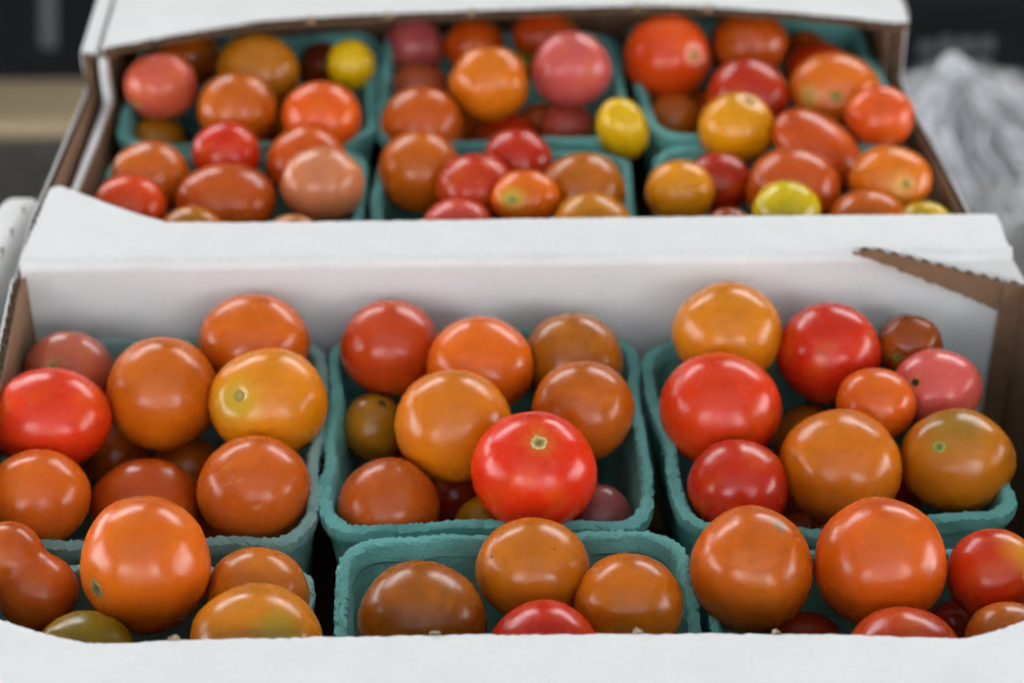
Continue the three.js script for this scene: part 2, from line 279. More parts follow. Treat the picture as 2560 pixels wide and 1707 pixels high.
// ---------------------------------------------------------------- tomatoes
const NEAR = { group: 'tomatoes in the near box', w: 76, h: 52 }, FAR = { group: 'tomatoes in the far box', w: 52, h: 36 };
const SCARS = { // rim, middle, roughness of outline
  green: [0x98a048, 0x6a6a34, 0.22], ring: [0x8a7a38, 0xa8984a, 0.2], cork: [0xc8b070, 0x7c6834, 0.3], pale: [0xc89a50, 0xa88a48, 0.3],
  black: [0x2a2418, 0x14110c, 0.35], leafy: [0x9a9a5a, 0x70703c, 0.3], dark: [0x4a4020, 0x2c2814, 0.25], pucker: [0x8a7a48, 0x4c4424, 0.4],
};
// skin colour without the pale sheen of its surroundings
const ripe = (c) => { const k = rgb(c), l = 0.3 * Math.min(k.r, k.g, k.b); return k.setRGB(Math.min(0.78, (k.r - l) * 1.1), (k.g - l) * 1.0, (k.b - l) * (0.35 + 0.95 * smooth(0.03, 0.09, k.b))); };
function fruit({ w, h }, rx, ry, hex, o) {
  const s = span(0, 90), base = ripe(hex), n3 = (x, y, z, f, k = 0) => noise(x * f + s + k, y * f - s * 0.7, z * f + s * 0.3);
  const stem = o.scar ? V(...o.scar) : V(span(-1, 1), span(-1.2, 0.1), span(-1, 0.2));
  stem.normalize();
  const q = new THREE.Quaternion().setFromUnitVectors(Y, stem), roll = new THREE.Quaternion().setFromAxisAngle(V(0, 0.58, 0.82), (o.roll ?? 0) * Math.PI / 180), back = roll.clone().invert();
  const lobes = o.lobes ?? [3 + Math.floor(rnd() * 4), span(0.003, 0.014)], size = V(rx, ry, (rx + ry) / 2), dent = o.scar ? 0.075 : 0.035;
  const special = o.patch ? V(...o.patch).normalize() : null, warm = base.clone().lerp(lin(0xe88a20), 0.3), deep = base.clone().multiplyScalar(0.72), ramp = o.patch ? rgb(o.patch.slice(3, 6)) : null;
  const notch = o.notch ? V(...o.notch).normalize() : null, dimple = o.dimple ? V(...o.dimple).normalize() : null, pimple = o.pimple ? V(...o.pimple).normalize() : null;
  const shape = (d, a) => {
    let f = 1 + 0.03 * n3(d.x, d.y, d.z, 1.15) + 0.007 * n3(d.x, d.y, d.z, 3.1) + lobes[1] * Math.cos(a * lobes[0] + s) * Math.max(0, 1 - Math.pow(d.dot(stem), 2));
    const st = Math.acos(Math.min(1, Math.max(-1, d.dot(stem))));
    f -= dent * Math.exp(-Math.pow(st / 0.27, 2)) + (o.scar ? 0.028 : 0.012) * Math.exp(-Math.pow(st / 0.12, 2));
    if (o.lobed) { // two grown-together halves with a waist
      const [ax, ay, az, ar, bx, by, bz, br] = o.lobed, reach = (v, r) => { const p = d.dot(v), q = p * p - v.lengthSq() + r * r; return q > 0 ? p + Math.sqrt(q) : 0; }, g1 = reach(V(ax, ay, az), ar), g2 = reach(V(bx, by, bz), br);
      f *= Math.pow(Math.pow(g1, 7) + Math.pow(g2, 7), 1 / 7);
    }
    if (notch) f -= o.notch[3] * Math.exp(-Math.pow(Math.acos(Math.min(1, d.dot(notch))) / o.notch[4], 2));
    if (dimple) f -= 0.05 * Math.exp(-Math.pow(Math.acos(Math.min(1, d.dot(dimple))) / 0.16, 2));
    if (pimple) f += 0.02 * Math.exp(-Math.pow(Math.acos(Math.min(1, d.dot(pimple))) / 0.045, 2));
    return f;
  };
  const place = (d, f) => d.clone().multiplyScalar(f).applyQuaternion(back).multiply(size).applyQuaternion(roll);
  const pos = [], uv = [], col = [], idx = [], c = new THREE.Color();
  for (let j = 0; j <= h; j++) for (let i = 0; i <= w; i++) {
    const th = j / h * Math.PI, a = (i % w) / w * 2 * Math.PI, d = V(Math.sin(th) * Math.cos(a), Math.cos(th), Math.sin(th) * Math.sin(a)).applyQuaternion(q);
    const p = place(d, shape(d, a)); pos.push(p.x, p.y, p.z);
    uv.push(i / w * 2 * Math.PI * rx / 0.03, th * rx / 0.03);
    const m = n3(d.x, d.y, d.z, 1.7, 20), k = n3(d.x, d.y, d.z, 5.5, 40), ln = noise(a * 5 / Math.PI * 1.5 + s, th * 0.9, s) * Math.sin(th);
    c.copy(base).lerp(warm, 0.55 * smooth(-0.1, 0.7, m + 0.3 * k)).lerp(deep, 0.28 * smooth(0.0, 0.8, -m + 0.3 * k));
    c.multiplyScalar(1 + 0.1 * ln + 0.05 * k + 0.05 * n3(d.x, d.y, d.z, 11, 60));
    if (o.streaks) c.lerp(deep, 0.45 * smooth(0.0, 0.5, noise(d.x * 2.5 + d.y * 5 + s, d.y * 11 - d.x * 3, d.z * 3)));
    const st = Math.acos(Math.min(1, d.dot(stem)));
    if (o.scar) c.lerp(lin(0xc8a040), (0.45 + 0.35 * noise(a * 3.2, s, 2)) * Math.exp(-Math.pow(st / (o.scar[3] * (1.7 + 0.8 * noise(a * 2, s, 5))), 2)));
    if (special) { const g = Math.acos(Math.min(1, d.dot(special))) / o.patch[6]; c.lerp(ramp, 0.9 * (1 - smooth(0.2, 1.5, g + 0.25 * m + 0.15 * k))); }
    if (o.scratch && Math.abs(noise(d.x * 6 + d.y * 22, d.y * 5 - d.z * 18, s)) < 0.012 && m > -0.1) c.lerp(lin(0xd8a878), 0.45);
    col.push(c.r, c.g, c.b);
    if (i < w && j < h) { const u = j * (w + 1) + i; idx.push(u, u + 1, u + w + 1, u + w + 1, u + 1, u + w + 2); }
  }
  const g = geo(pos, idx, uv, col);
  { // one normal along the seam and at the poles
    const n = g.attributes.normal, v = V(0, 0, 0), t = V(0, 0, 0);
    for (let j = 1; j < h; j++) { const e = j * (w + 1); v.fromBufferAttribute(n, e).add(t.fromBufferAttribute(n, e + w)).normalize(); n.setXYZ(e, v.x, v.y, v.z); n.setXYZ(e + w, v.x, v.y, v.z); }
    for (const j of [0, h]) { v.set(0, 0, 0); for (let i = 0; i <= w; i++) v.add(t.fromBufferAttribute(n, j * (w + 1) + i)); v.normalize(); for (let i = 0; i <= w; i++) n.setXYZ(j * (w + 1) + i, v.x, v.y, v.z); }
  }
  return { g, stem, at: (d) => place(d, shape(d, 0)) };
}
function disc(f, dir, size, [rim, mid, ragged], r) { // a small corky disc lying in the skin round dir
  const t1 = new THREE.Vector3().crossVectors(dir, Math.abs(dir.y) > 0.8 ? X : Y).normalize(), t2 = new THREE.Vector3().crossVectors(dir, t1), pos = [], col = [], idx = [], K = 26, rings = [0, 0.3, 0.55, 0.8, 1, 1.18], lift = [0.016, 0.011, 0.017, 0.021, 0.012, -0.012], A = lin(rim), B = lin(mid), c = new THREE.Color();
  rings.forEach((q, j) => { for (let k = 0; k < K; k++) {
    const a = k / K * 2 * Math.PI, e = size * q * (1 + ragged * 0.7 * (hash(k, 1, r * 1e4) - 0.5) * q), d = dir.clone().addScaledVector(t1, Math.cos(a) * e).addScaledVector(t2, Math.sin(a) * e).normalize();
    const p = f.at(d); p.addScaledVector(p.clone().normalize(), r * (lift[j] + (j < 5 ? 0.012 * (hash(k, j, 3) - 0.5) : 0)) * Math.min(1, size * 8)); pos.push(p.x, p.y, p.z);
    c.copy(B).lerp(A, smooth(0.4, 0.85, q) * 0.9 + 0.1).multiplyScalar(0.75 + 0.5 * hash(k, j, 8)); col.push(c.r, c.g, c.b);
    if (j < rings.length - 1) { const u = j * K + k, v = j * K + (k + 1) % K; idx.push(u, u + K, v, v, u + K, v + K); }
  } });
  const g = geo(pos, idx, null, col), n = g.attributes.normal; // faces outward
  if (V(n.getX(K), n.getY(K), n.getZ(K)).dot(dir) < 0) { const ix = g.index.array; for (let i = 0; i < ix.length; i += 3) [ix[i], ix[i + 1]] = [ix[i + 1], ix[i]]; g.computeVertexNormals(); }
  return g;
}
function tomato(box, label, at, rx, ry, hex, o = {}) {
  const f = fruit(box, rx, ry, hex, o);
  if (!o.scar && !o.specks) { const m = part('tomato', f.g, M.skin); m.position.set(...at); return tag(m, label, 'tomato', box.group); }
  const t = thing('tomato', label, 'tomato', box.group, at);
  part('skin', f.g, M.skin, t);
  if (o.scar) part('stem_scar', disc(f, f.stem, o.scar[3], SCARS[o.scar[4]], rx), M.scar, t);
  if (o.specks) for (const d of [[-0.73, 0.62, 0.3], [0.36, 0.86, 0.37]]) part('speck', disc(f, V(...d).normalize(), 0.02, SCARS.black, rx), M.scar, t);
  return finish(t);
}
const lowers = { w: 28, h: 20 };
function lower(box, at, r, hex) {
  const m = part('tomato', fruit(lowers, r, r * span(0.92, 1), hex, {}).g, M.skin); m.position.set(...at);
  tag(m, box === NEAR ? 'dim tomato of the lower layer, deep in a near box basket' : 'dim tomato of the lower layer, deep in a far box basket', 'tomato', 'lower layer ' + box.group);
}
tomato(FAR, 'rosy pink tomato by the kraft wall in the far corner basket beneath the flap', [-0.1475, 0.0899, -0.1795], 0.0157, 0.0142, [205, 98, 75], { scar: [-0.64, -0.23, 0.74, 0.1, 'leafy'] });
tomato(FAR, 'shaded brown tomato tucked behind the rosy pink one under the far flap', [-0.1426, 0.078, -0.2288], 0.0144, 0.0128, [186, 94, 34]);
tomato(FAR, 'large olive orange tomato beside the maroon one near the far flap', [-0.1079, 0.086, -0.1986], 0.0185, 0.0168, [178, 112, 38]);
tomato(FAR, 'brown orange tomato just in front of the large olive orange one in the far box', [-0.1136, 0.086, -0.1647], 0.0172, 0.0156, [190, 95, 32]);
tomato(FAR, 'dark maroon tomato half hidden behind the yellow pear tomato by the far flap', [-0.0826, 0.068, -0.2381], 0.0104, 0.011, [140, 62, 56]);
tomato(FAR, 'yellow pear tomato with a dark tip beside the maroon one in the far box', [-0.067, 0.086, -0.2042], 0.0106, 0.0113, [236, 186, 18], { patch: [-0.17, -0.32, 0.93, 110, 95, 20, 0.12] });
tomato(FAR, 'bright orange red tomato below the yellow pear tomato with the dark tip', [-0.0774, 0.086, -0.1567], 0.0168, 0.0157, [222, 92, 35]);
tomato(FAR, 'small olive brown tomato beneath the rosy pink one in the far box', [-0.1511, 0.064, -0.1767], 0.0125, 0.0116, [176, 116, 32]);
tomato(FAR, 'glossy scarlet tomato between two brown orange ones in the far box', [-0.115, 0.086, -0.1269], 0.0142, 0.0133, [202, 45, 28]);
tomato(FAR, 'wide tan orange tomato by the kraft wall just behind the small orange red one', [-0.1444, 0.0848, -0.1115], 0.0157, 0.0145, [195, 98, 40]);
tomato(FAR, 'orange red tomato at the torn corner of the middle white flap', [-0.1489, 0.0873, -0.0834], 0.0146, 0.0134, [222, 75, 38]);
tomato(FAR, 'very wide rust orange tomato in front of the glossy scarlet one', [-0.1121, 0.0854, -0.0909], 0.0199, 0.0147, [188, 82, 36]);
tomato(FAR, 'ochre tomato whose crown alone shows above the sloped end of the middle flap', [-0.1227, 0.0866, -0.0645], 0.0126, 0.0111, [195, 122, 50]);
tomato(FAR, 'orange tomato with a long side glint behind the peach one in the far box', [-0.0819, 0.082, -0.1249], 0.017, 0.0158, [205, 88, 38]);
tomato(FAR, 'pale peach tomato at the divider in the front row of the far box', [-0.0737, 0.0901, -0.0955], 0.0168, 0.0149, [205, 132, 85]);
tomato(FAR, 'sliver of a light orange tomato below the pale peach one', [-0.0837, 0.086, -0.0646], 0.0105, 0.0078, [200, 135, 75]);
tomato(FAR, 'mauve pink tomato in shade by the far kraft wall of the middle basket', [-0.0401, 0.0761, -0.2396], 0.014, 0.014, [190, 98, 88]);
tomato(FAR, 'shaded orange tomato between the mauve pink one and the cardboard wall nicks', [-0.0123, 0.078, -0.2367], 0.0137, 0.0123, [205, 82, 30]);
tomato(FAR, 'dusky red orange tomato touching the far flap behind the dusty pink one', [0.0205, 0.0794, -0.2433], 0.0152, 0.0132, [205, 74, 40], { patch: [0.75, 0.63, 0.21, 150, 110, 40, 0.25] });
tomato(FAR, 'square shouldered golden orange tomato in the middle basket of the far box', [-0.006, 0.0903, -0.1774], 0.0171, 0.0161, [212, 115, 30], { lobes: [5, 0.03] });
tomato(FAR, 'big dusty pink tomato in the middle basket of the far box', [0.0294, 0.0935, -0.1836], 0.0173, 0.0164, [200, 98, 85]);
tomato(FAR, 'dull brown pink tomato behind the rust orange one in the middle far basket', [-0.0379, 0.0689, -0.2147], 0.0137, 0.0114, [180, 92, 70]);
tomato(FAR, 'rust orange tomato with a square glint by the divider in the middle far basket', [-0.0353, 0.08, -0.1598], 0.0176, 0.0167, [192, 88, 35]);
tomato(FAR, 'tiny yellow green tomato peeking between the golden orange and dusty pink ones', [0.0101, 0.0728, -0.2272], 0.0063, 0.0071, [140, 120, 30]);
tomato(FAR, 'dark red tomato in the gap under the square shouldered golden orange one', [0.0007, 0.0636, -0.1792], 0.0137, 0.0099, [192, 50, 30]);
tomato(FAR, 'small dark brown tomato in the gap below the big dusty pink one', [0.0159, 0.0617, -0.1953], 0.0085, 0.0074, [186, 84, 36]);
tomato(FAR, 'little pinkish brown tomato beneath the big dusty pink one', [0.0279, 0.0665, -0.1819], 0.0118, 0.0107, [190, 88, 74]);
tomato(FAR, 'bright yellow pear tomato perched on the rim between two far baskets', [0.0494, 0.086, -0.1448], 0.0106, 0.0139, [242, 184, 14], { dimple: [-0.11, 0.82, 0.56], roll: 22 });
tomato(FAR, 'tall brown orange tomato at the divider beside the two red ones in the far box', [-0.0352, 0.0812, -0.119], 0.0173, 0.0171, [195, 98, 30]);
tomato(FAR, 'deep red tomato leaning on the pulp rim behind the cherry red one', [0.0047, 0.0847, -0.1203], 0.0146, 0.0136, [182, 42, 28]);
tomato(FAR, 'cherry red tomato in front of the deep red one at the rim', [-0.0125, 0.0856, -0.0965], 0.016, 0.0154, [192, 55, 32]);
tomato(FAR, 'coral pink tomato cut off by the middle white flap', [-0.0196, 0.086, -0.0657], 0.0142, 0.013, [215, 88, 74]);
tomato(FAR, 'small orange tomato with a yellow green shoulder near the middle flap', [0.0071, 0.0926, -0.079], 0.0135, 0.0111, [222, 105, 30], { scar: [-0.44, 0.48, 0.76, 0.13, 'green'], patch: [-0.47, 0.52, 0.72, 205, 175, 50, 0.42] });
tomato(FAR, 'olive orange tomato in the corner of the middle front basket of the far box', [0.0306, 0.0853, -0.095], 0.0171, 0.016, [178, 100, 30]);
tomato(FAR, 'amber tomato rising over the middle flap in front of the olive orange one', [0.0324, 0.0867, -0.063], 0.0165, 0.0157, [198, 128, 35]);
tomato(FAR, 'large tall orange red tomato with a pale scar beside the far divider', [0.0733, 0.0856, -0.2093], 0.0192, 0.019, [222, 75, 34], { scar: [0.59, 0.42, 0.69, 0.12, 'pale'], patch: [0.59, 0.45, 0.68, 224, 100, 42, 0.2] });
tomato(FAR, 'rusty brown orange tomato under the edge of the far flap', [0.1111, 0.086, -0.2208], 0.0172, 0.0153, [180, 78, 34]);
tomato(FAR, 'dark brown tomato deep in shade at the far corner of the bag side basket', [0.1402, 0.0715, -0.2422], 0.0101, 0.0088, [180, 80, 36]);
tomato(FAR, 'shaded red tomato behind the orange one with a pale green cheek', [0.1434, 0.0726, -0.2197], 0.0154, 0.0126, [190, 52, 28]);
tomato(FAR, 'crimson tomato behind the golden yellow one on the bag side of the far box', [0.1054, 0.0851, -0.1732], 0.0176, 0.0165, [178, 46, 32]);
tomato(FAR, 'broad orange tomato with a pale green cheek in the bag side far basket', [0.1431, 0.086, -0.177], 0.0196, 0.0158, [215, 112, 50], { scar: [-0.10, 0.35, 0.93, 0.12, 'green'], patch: [-0.67, 0.26, 0.69, 200, 165, 85, 0.3] });
tomato(FAR, 'salmon orange tomato pressed to the kraft wall on the bag side', [0.1582, 0.088, -0.149], 0.0147, 0.0132, [222, 92, 52]);
tomato(FAR, 'tan brown tomato behind the golden yellow one beside the yellow pear tomato', [0.0751, 0.0684, -0.1846], 0.0126, 0.0107, [182, 94, 36]);
tomato(FAR, 'golden yellow tomato on the pulp rim with a pale scar on its crown', [0.0972, 0.0869, -0.1421], 0.0162, 0.0151, [236, 150, 18], { scar: [0.30, 0.95, 0.05, 0.2, 'pale'] });
tomato(FAR, 'long brown orange plum tomato lying behind the broad rust one', [0.1298, 0.084, -0.1288], 0.022, 0.0123, [192, 78, 30], { roll: -38 });
tomato(FAR, 'amber yellow tomato by the divider in the bag side front basket of the far box', [0.0692, 0.086, -0.0935], 0.0138, 0.0129, [226, 145, 28]);
tomato(FAR, 'dark red tomato wedged behind the amber yellow one', [0.0868, 0.079, -0.1118], 0.0143, 0.0121, [180, 45, 28]);
tomato(FAR, 'big rust brown tomato behind the lime yellow one', [0.1154, 0.0833, -0.0979], 0.0189, 0.0175, [192, 84, 38]);
tomato(FAR, 'orange tomato with a yellow star round its green scar by the bag side wall', [0.1549, 0.086, -0.1005], 0.0169, 0.0137, [224, 120, 45], { scar: [0.25, 0.44, 0.86, 0.1, 'green'], patch: [0.08, 0.40, 0.91, 228, 160, 70, 0.45] });
tomato(FAR, 'lime yellow tomato in front of the big rust brown one', [0.1085, 0.0908, -0.0691], 0.0134, 0.0124, [206, 186, 22]);
tomato(FAR, 'sliver of a red brown tomato between the amber yellow and lime yellow ones', [0.0861, 0.086, -0.0667], 0.0088, 0.0075, [165, 70, 34]);
tomato(FAR, 'plain orange tomato above the middle flap between the lime yellow and small yellow ones', [0.1409, 0.086, -0.0707], 0.015, 0.0116, [205, 100, 38]);
tomato(FAR, 'small yellow tomato showing a sliver at the bag side end of the middle flap', [0.1636, 0.086, -0.0715], 0.0099, 0.0063, [216, 186, 26]);
tomato(NEAR, 'dull pink tomato with a bright green scar in the corner of the near box', [-0.1584, 0.0814, 0.0193], 0.0161, 0.0158, [182, 100, 75], { scar: [-0.21, 0.72, 0.66, 0.11, 'green'] });
tomato(NEAR, 'orange tomato resting against the grey white wall behind the near panel side basket', [-0.0929, 0.0885, 0.0098], 0.0201, 0.0165, [205, 98, 32]);
tomato(NEAR, 'round tan orange tomato in the centre of the panel side basket of the near box', [-0.1227, 0.0856, 0.0368], 0.0199, 0.0199, [200, 102, 32]);
tomato(NEAR, 'yellow orange tomato with a ringed scar facing the camera', [-0.085, 0.0877, 0.0459], 0.0204, 0.0186, [218, 135, 30], { scar: [-0.45, 0.66, 0.60, 0.105, 'ring'], patch: [-0.51, 0.58, 0.63, 205, 165, 45, 0.5] });
tomato(NEAR, 'scarlet tomato below the dull pink one with the bright green scar', [-0.159, 0.0872, 0.0529], 0.0205, 0.0173, [218, 58, 36]);
tomato(NEAR, 'orange tomato below the scarlet one at the frame edge', [-0.1587, 0.0807, 0.0871], 0.0171, 0.0161, [212, 100, 38]);
tomato(NEAR, 'shaded red brown tomato low in the basket behind the largest orange one', [-0.1255, 0.068, 0.0756], 0.0189, 0.0146, [190, 80, 36]);
tomato(NEAR, 'scratched rust orange tomato at the front corner of the panel side basket', [-0.0877, 0.0787, 0.0819], 0.0189, 0.018, [202, 96, 42], { scratch: 1 });
tomato(NEAR, 'dim brown tomato in the gap below the scarlet one', [-0.143, 0.054, 0.0322], 0.0128, 0.0133, [190, 88, 34]);
tomato(NEAR, 'dim brown tomato in the gap under the round tan orange one', [-0.1165, 0.054, 0.0397], 0.0132, 0.0115, [192, 96, 34]);
tomato(NEAR, 'largest orange tomato with a puckered scar low on its side', [-0.1156, 0.095, 0.1374], 0.0199, 0.0216, [212, 102, 32], { scar: [-0.71, 0.11, 0.69, 0.13, 'pucker'] });
tomato(NEAR, 'kidney shaped rust orange tomato with a waist at the frame edge', [-0.1547, 0.088, 0.1339], 0.0168, 0.0168, [192, 90, 44], { lobed: [-0.26, 0.28, -0.20, 0.645, 0.27, -0.25, 0.18, 0.74] });
tomato(NEAR, 'small dull orange tomato behind the amber olive one in the front row', [-0.0824, 0.0811, 0.137], 0.0161, 0.0149, [196, 112, 46]);
tomato(NEAR, 'wide amber olive tomato with a green tinge at the front flap', [-0.0796, 0.0911, 0.1683], 0.0196, 0.0168, [198, 122, 32], { patch: [0.44, 0.76, 0.48, 165, 135, 35, 0.4] });
tomato(NEAR, 'olive green tomato peeking over the front flap', [-0.1313, 0.086, 0.1668], 0.0148, 0.012, [140, 120, 30]);
tomato(NEAR, 'brick red tomato at the back corner of the middle near basket', [-0.0439, 0.0851, 0.0106], 0.018, 0.0175, [190, 68, 38]);
tomato(NEAR, 'vivid orange tomato between the brick red and bronze ones', [-0.0118, 0.0873, 0.0245], 0.0193, 0.0166, [224, 104, 28]);
tomato(NEAR, 'bronze olive tomato against the grey white wall in the middle near basket', [0.0215, 0.083, 0.0161], 0.0181, 0.0169, [168, 98, 28], { streaks: 1 });
tomato(NEAR, 'small olive tomato with a dark scar beside the pulp divider', [-0.0498, 0.068, 0.0352], 0.0113, 0.0123, [158, 110, 28], { scar: [0.33, 0.94, -0.01, 0.14, 'dark'] });
tomato(NEAR, 'amber orange tomato behind the glossy red one with the corky scar', [-0.0212, 0.0878, 0.06], 0.02, 0.0191, [206, 118, 32]);
tomato(NEAR, 'brown orange tomato in front of the bronze olive one', [0.0235, 0.0861, 0.0504], 0.0177, 0.0175, [186, 95, 32], { streaks: 1 });
tomato(NEAR, 'glossy bright red tomato with a corky scar on top, centre of the near box', [0.0053, 0.0902, 0.0886], 0.0207, 0.0196, [222, 50, 24], { scar: [0.07, 0.94, 0.34, 0.13, 'cork'] });
tomato(NEAR, 'rust brown tomato with a tiny bright pimple at the front pulp corner', [-0.0431, 0.073, 0.0856], 0.0173, 0.0167, [180, 84, 38], { pimple: [-0.20, 0.48, 0.85] });
tomato(NEAR, 'small olive tomato low in the basket under the glossy bright red one', [-0.0103, 0.0644, 0.0851], 0.0113, 0.0103, [168, 118, 32]);
tomato(NEAR, 'deep maroon tomato in the dark gap under the amber orange one', [-0.0212, 0.054, 0.0573], 0.0101, 0.0116, [180, 50, 34]);
tomato(NEAR, 'purple grey tomato in the basket corner beside the glossy bright red one', [0.0277, 0.068, 0.0856], 0.0111, 0.0108, [140, 82, 76]);
tomato(NEAR, 'bronze tomato with two dark specks in front of the glossy bright red one', [0.0038, 0.0877, 0.1341], 0.0178, 0.0161, [190, 108, 32], { specks: 1 });
tomato(NEAR, 'large dark brown tomato in the middle front basket of the near box', [-0.0308, 0.084, 0.1531], 0.0197, 0.0183, [150, 84, 28], { pimple: [-0.62, 0.01, 0.79], streaks: 1 });
tomato(NEAR, 'amber brown streaked tomato at the bag side of the middle front basket', [0.0327, 0.0863, 0.1497], 0.0169, 0.016, [194, 106, 28], { streaks: 1 });
tomato(NEAR, 'rosy red tomato rising over the near front flap', [0.0061, 0.086, 0.1687], 0.0167, 0.0146, [198, 46, 38]);
tomato(NEAR, 'honey amber tomato standing highest against the grey white wall', [0.0768, 0.0917, 0.0133], 0.0196, 0.0182, [208, 128, 32], { streaks: 1 });
tomato(NEAR, 'crimson red tomato beside the honey amber one by the grey white wall', [0.1131, 0.086, 0.0181], 0.0184, 0.0182, [198, 46, 32]);
tomato(NEAR, 'small brown tomato with a grey green scar in the back pulp corner', [0.1429, 0.0845, 0.0123], 0.0121, 0.0115, [150, 72, 32], { scar: [-0.52, 0.17, 0.84, 0.12, 'green'] });
tomato(NEAR, 'pink tomato with a black scar in the bag side basket of the near box', [0.1483, 0.0845, 0.0375], 0.0159, 0.0131, [210, 100, 86], { scar: [-0.64, 0.60, 0.48, 0.1, 'black'] });
tomato(NEAR, 'small matte orange tomato resting against the pink one with the black scar', [0.1245, 0.087, 0.0504], 0.0138, 0.0128, [212, 95, 38]);
tomato(NEAR, 'big glossy vermilion tomato below the honey amber one', [0.0707, 0.0861, 0.0509], 0.0212, 0.0197, [212, 60, 34]);
tomato(NEAR, 'dim bronze tomato in the gap behind the big golden brown one', [0.1077, 0.054, 0.0278], 0.0136, 0.0133, [192, 108, 36]);
tomato(NEAR, 'big golden brown tomato in the centre of the bag side near basket', [0.1086, 0.0822, 0.0785], 0.0206, 0.0193, [202, 112, 28], { streaks: 1 });
tomato(NEAR, 'olive shouldered orange tomato with a green knob scar near the bag side rim', [0.1489, 0.081, 0.074], 0.0193, 0.0173, [186, 112, 30], { scar: [-0.49, 0.74, 0.45, 0.11, 'green'], patch: [-0.10, 0.99, 0.10, 150, 112, 30, 0.6] });
tomato(NEAR, 'ruby red tomato at the inner front corner of the bag side near basket', [0.0733, 0.0806, 0.0866], 0.0169, 0.0162, [190, 44, 28]);
tomato(NEAR, 'rust orange tomato with a flat grey patch near its crown', [0.0713, 0.091, 0.1392], 0.019, 0.0198, [196, 96, 30], { patch: [0.40, 0.92, 0.02, 120, 100, 62, 0.12], streaks: 1 });
tomato(NEAR, 'very large smooth orange tomato in the bag side front basket', [0.1114, 0.092, 0.1379], 0.0205, 0.0202, [206, 90, 30]);
tomato(NEAR, 'red tomato with an orange blush beside the very large smooth orange one', [0.1477, 0.086, 0.1378], 0.0149, 0.0144, [198, 52, 28], { patch: [0.50, 0.85, 0.17, 215, 140, 35, 0.55] });
tomato(NEAR, 'brick red tomato showing its crown over the near front flap', [0.1131, 0.086, 0.1738], 0.0175, 0.0145, [192, 68, 42]);
tomato(NEAR, 'tan tomato behind the rising corner of the near front flap', [0.1459, 0.086, 0.1673], 0.0131, 0.0114, [184, 100, 46]);
tomato(NEAR, 'dim red brown tomato in the gap under the very large smooth orange one', [0.0919, 0.054, 0.1315], 0.0115, 0.0081, [190, 64, 34]);
tomato(NEAR, 'dim maroon tomato in the gap between the red and brick red ones', [0.1411, 0.054, 0.1251], 0.0088, 0.0088, [184, 52, 34]);
// the lower layer that carries the others, seen only as dim shapes in the gaps
lower(NEAR, [-0.1156, 0.0303, 0.0292], 0.0134, [205, 95, 34]);
lower(NEAR, [-0.0988, 0.0385, 0.0573], 0.0158, [190, 88, 32]);
lower(NEAR, [-0.1449, 0.0333, 0.0721], 0.0141, [212, 110, 34]);
lower(NEAR, [-0.1388, 0.0293, 0.0415], 0.013, [200, 50, 30]);
lower(NEAR, [-0.1165, 0.0289, 0.078], 0.0126, [198, 118, 34]);
lower(NEAR, [-0.0183, 0.0282, 0.0357], 0.0137, [205, 95, 34]);
lower(NEAR, [-0.0307, 0.0526, 0.0298], 0.0134, [190, 88, 32]);
lower(NEAR, [-0.0154, 0.0292, 0.0737], 0.0139, [212, 110, 34]);
lower(NEAR, [0.0117, 0.0319, 0.0312], 0.0128, [200, 50, 30]);
lower(NEAR, [0.0116, 0.038, 0.0606], 0.0161, [198, 118, 34]);
lower(NEAR, [-0.0026, 0.0551, 0.0315], 0.0135, [205, 95, 34]);
lower(NEAR, [0.0801, 0.0261, 0.0681], 0.014, [190, 88, 32]);
lower(NEAR, [0.1252, 0.0307, 0.0315], 0.0148, [212, 110, 34]);
lower(NEAR, [0.1294, 0.0538, 0.0565], 0.014, [200, 50, 30]);
lower(NEAR, [0.0803, 0.0509, 0.048], 0.015, [198, 118, 34]);
lower(NEAR, [0.1014, 0.0432, 0.0746], 0.0139, [205, 95, 34]);
lower(NEAR, [0.093, 0.0291, 0.0297], 0.0139, [190, 88, 32]);
lower(NEAR, [0.1281, 0.0293, 0.0757], 0.0148, [212, 110, 34]);
lower(NEAR, [0.0204, 0.0483, 0.1793], 0.0128, [200, 50, 30]);
lower(NEAR, [-0.0135, 0.0462, 0.1863], 0.0151, [198, 118, 34]);
lower(NEAR, [0.016, 0.0334, 0.1483], 0.0126, [205, 95, 34]);
lower(NEAR, [0.0042, 0.0254, 0.1705], 0.0133, [190, 88, 32]);
lower(NEAR, [-0.0127, 0.0444, 0.1506], 0.0144, [212, 110, 34]);
lower(NEAR, [0.0217, 0.0254, 0.1953], 0.0129, [200, 50, 30]);
lower(NEAR, [-0.0262, 0.0265, 0.1705], 0.0125, [198, 118, 34]);
lower(NEAR, [-0.1139, 0.0375, 0.1578], 0.016, [205, 95, 34]);
lower(NEAR, [-0.1187, 0.0504, 0.201], 0.0132, [190, 88, 32]);
lower(NEAR, [-0.1452, 0.0323, 0.1936], 0.0128, [212, 110, 34]);
lower(NEAR, [-0.1373, 0.0514, 0.174], 0.0149, [200, 50, 30]);
lower(NEAR, [-0.094, 0.0355, 0.1924], 0.0128, [198, 118, 34]);
lower(NEAR, [-0.142, 0.0279, 0.1511], 0.0133, [205, 95, 34]);
lower(NEAR, [-0.0998, 0.056, 0.1748], 0.0127, [190, 88, 32]);
lower(NEAR, [0.1322, 0.0479, 0.1655], 0.0164, [212, 110, 34]);
lower(NEAR, [0.1014, 0.0488, 0.1702], 0.0128, [200, 50, 30]);
lower(NEAR, [0.0943, 0.0297, 0.1942], 0.0155, [198, 118, 34]);
lower(NEAR, [0.0992, 0.0317, 0.1503], 0.0125, [205, 95, 34]);
lower(NEAR, [0.1246, 0.0554, 0.1964], 0.0153, [190, 88, 32]);
lower(NEAR, [0.1383, 0.0279, 0.1899], 0.0126, [212, 110, 34]);
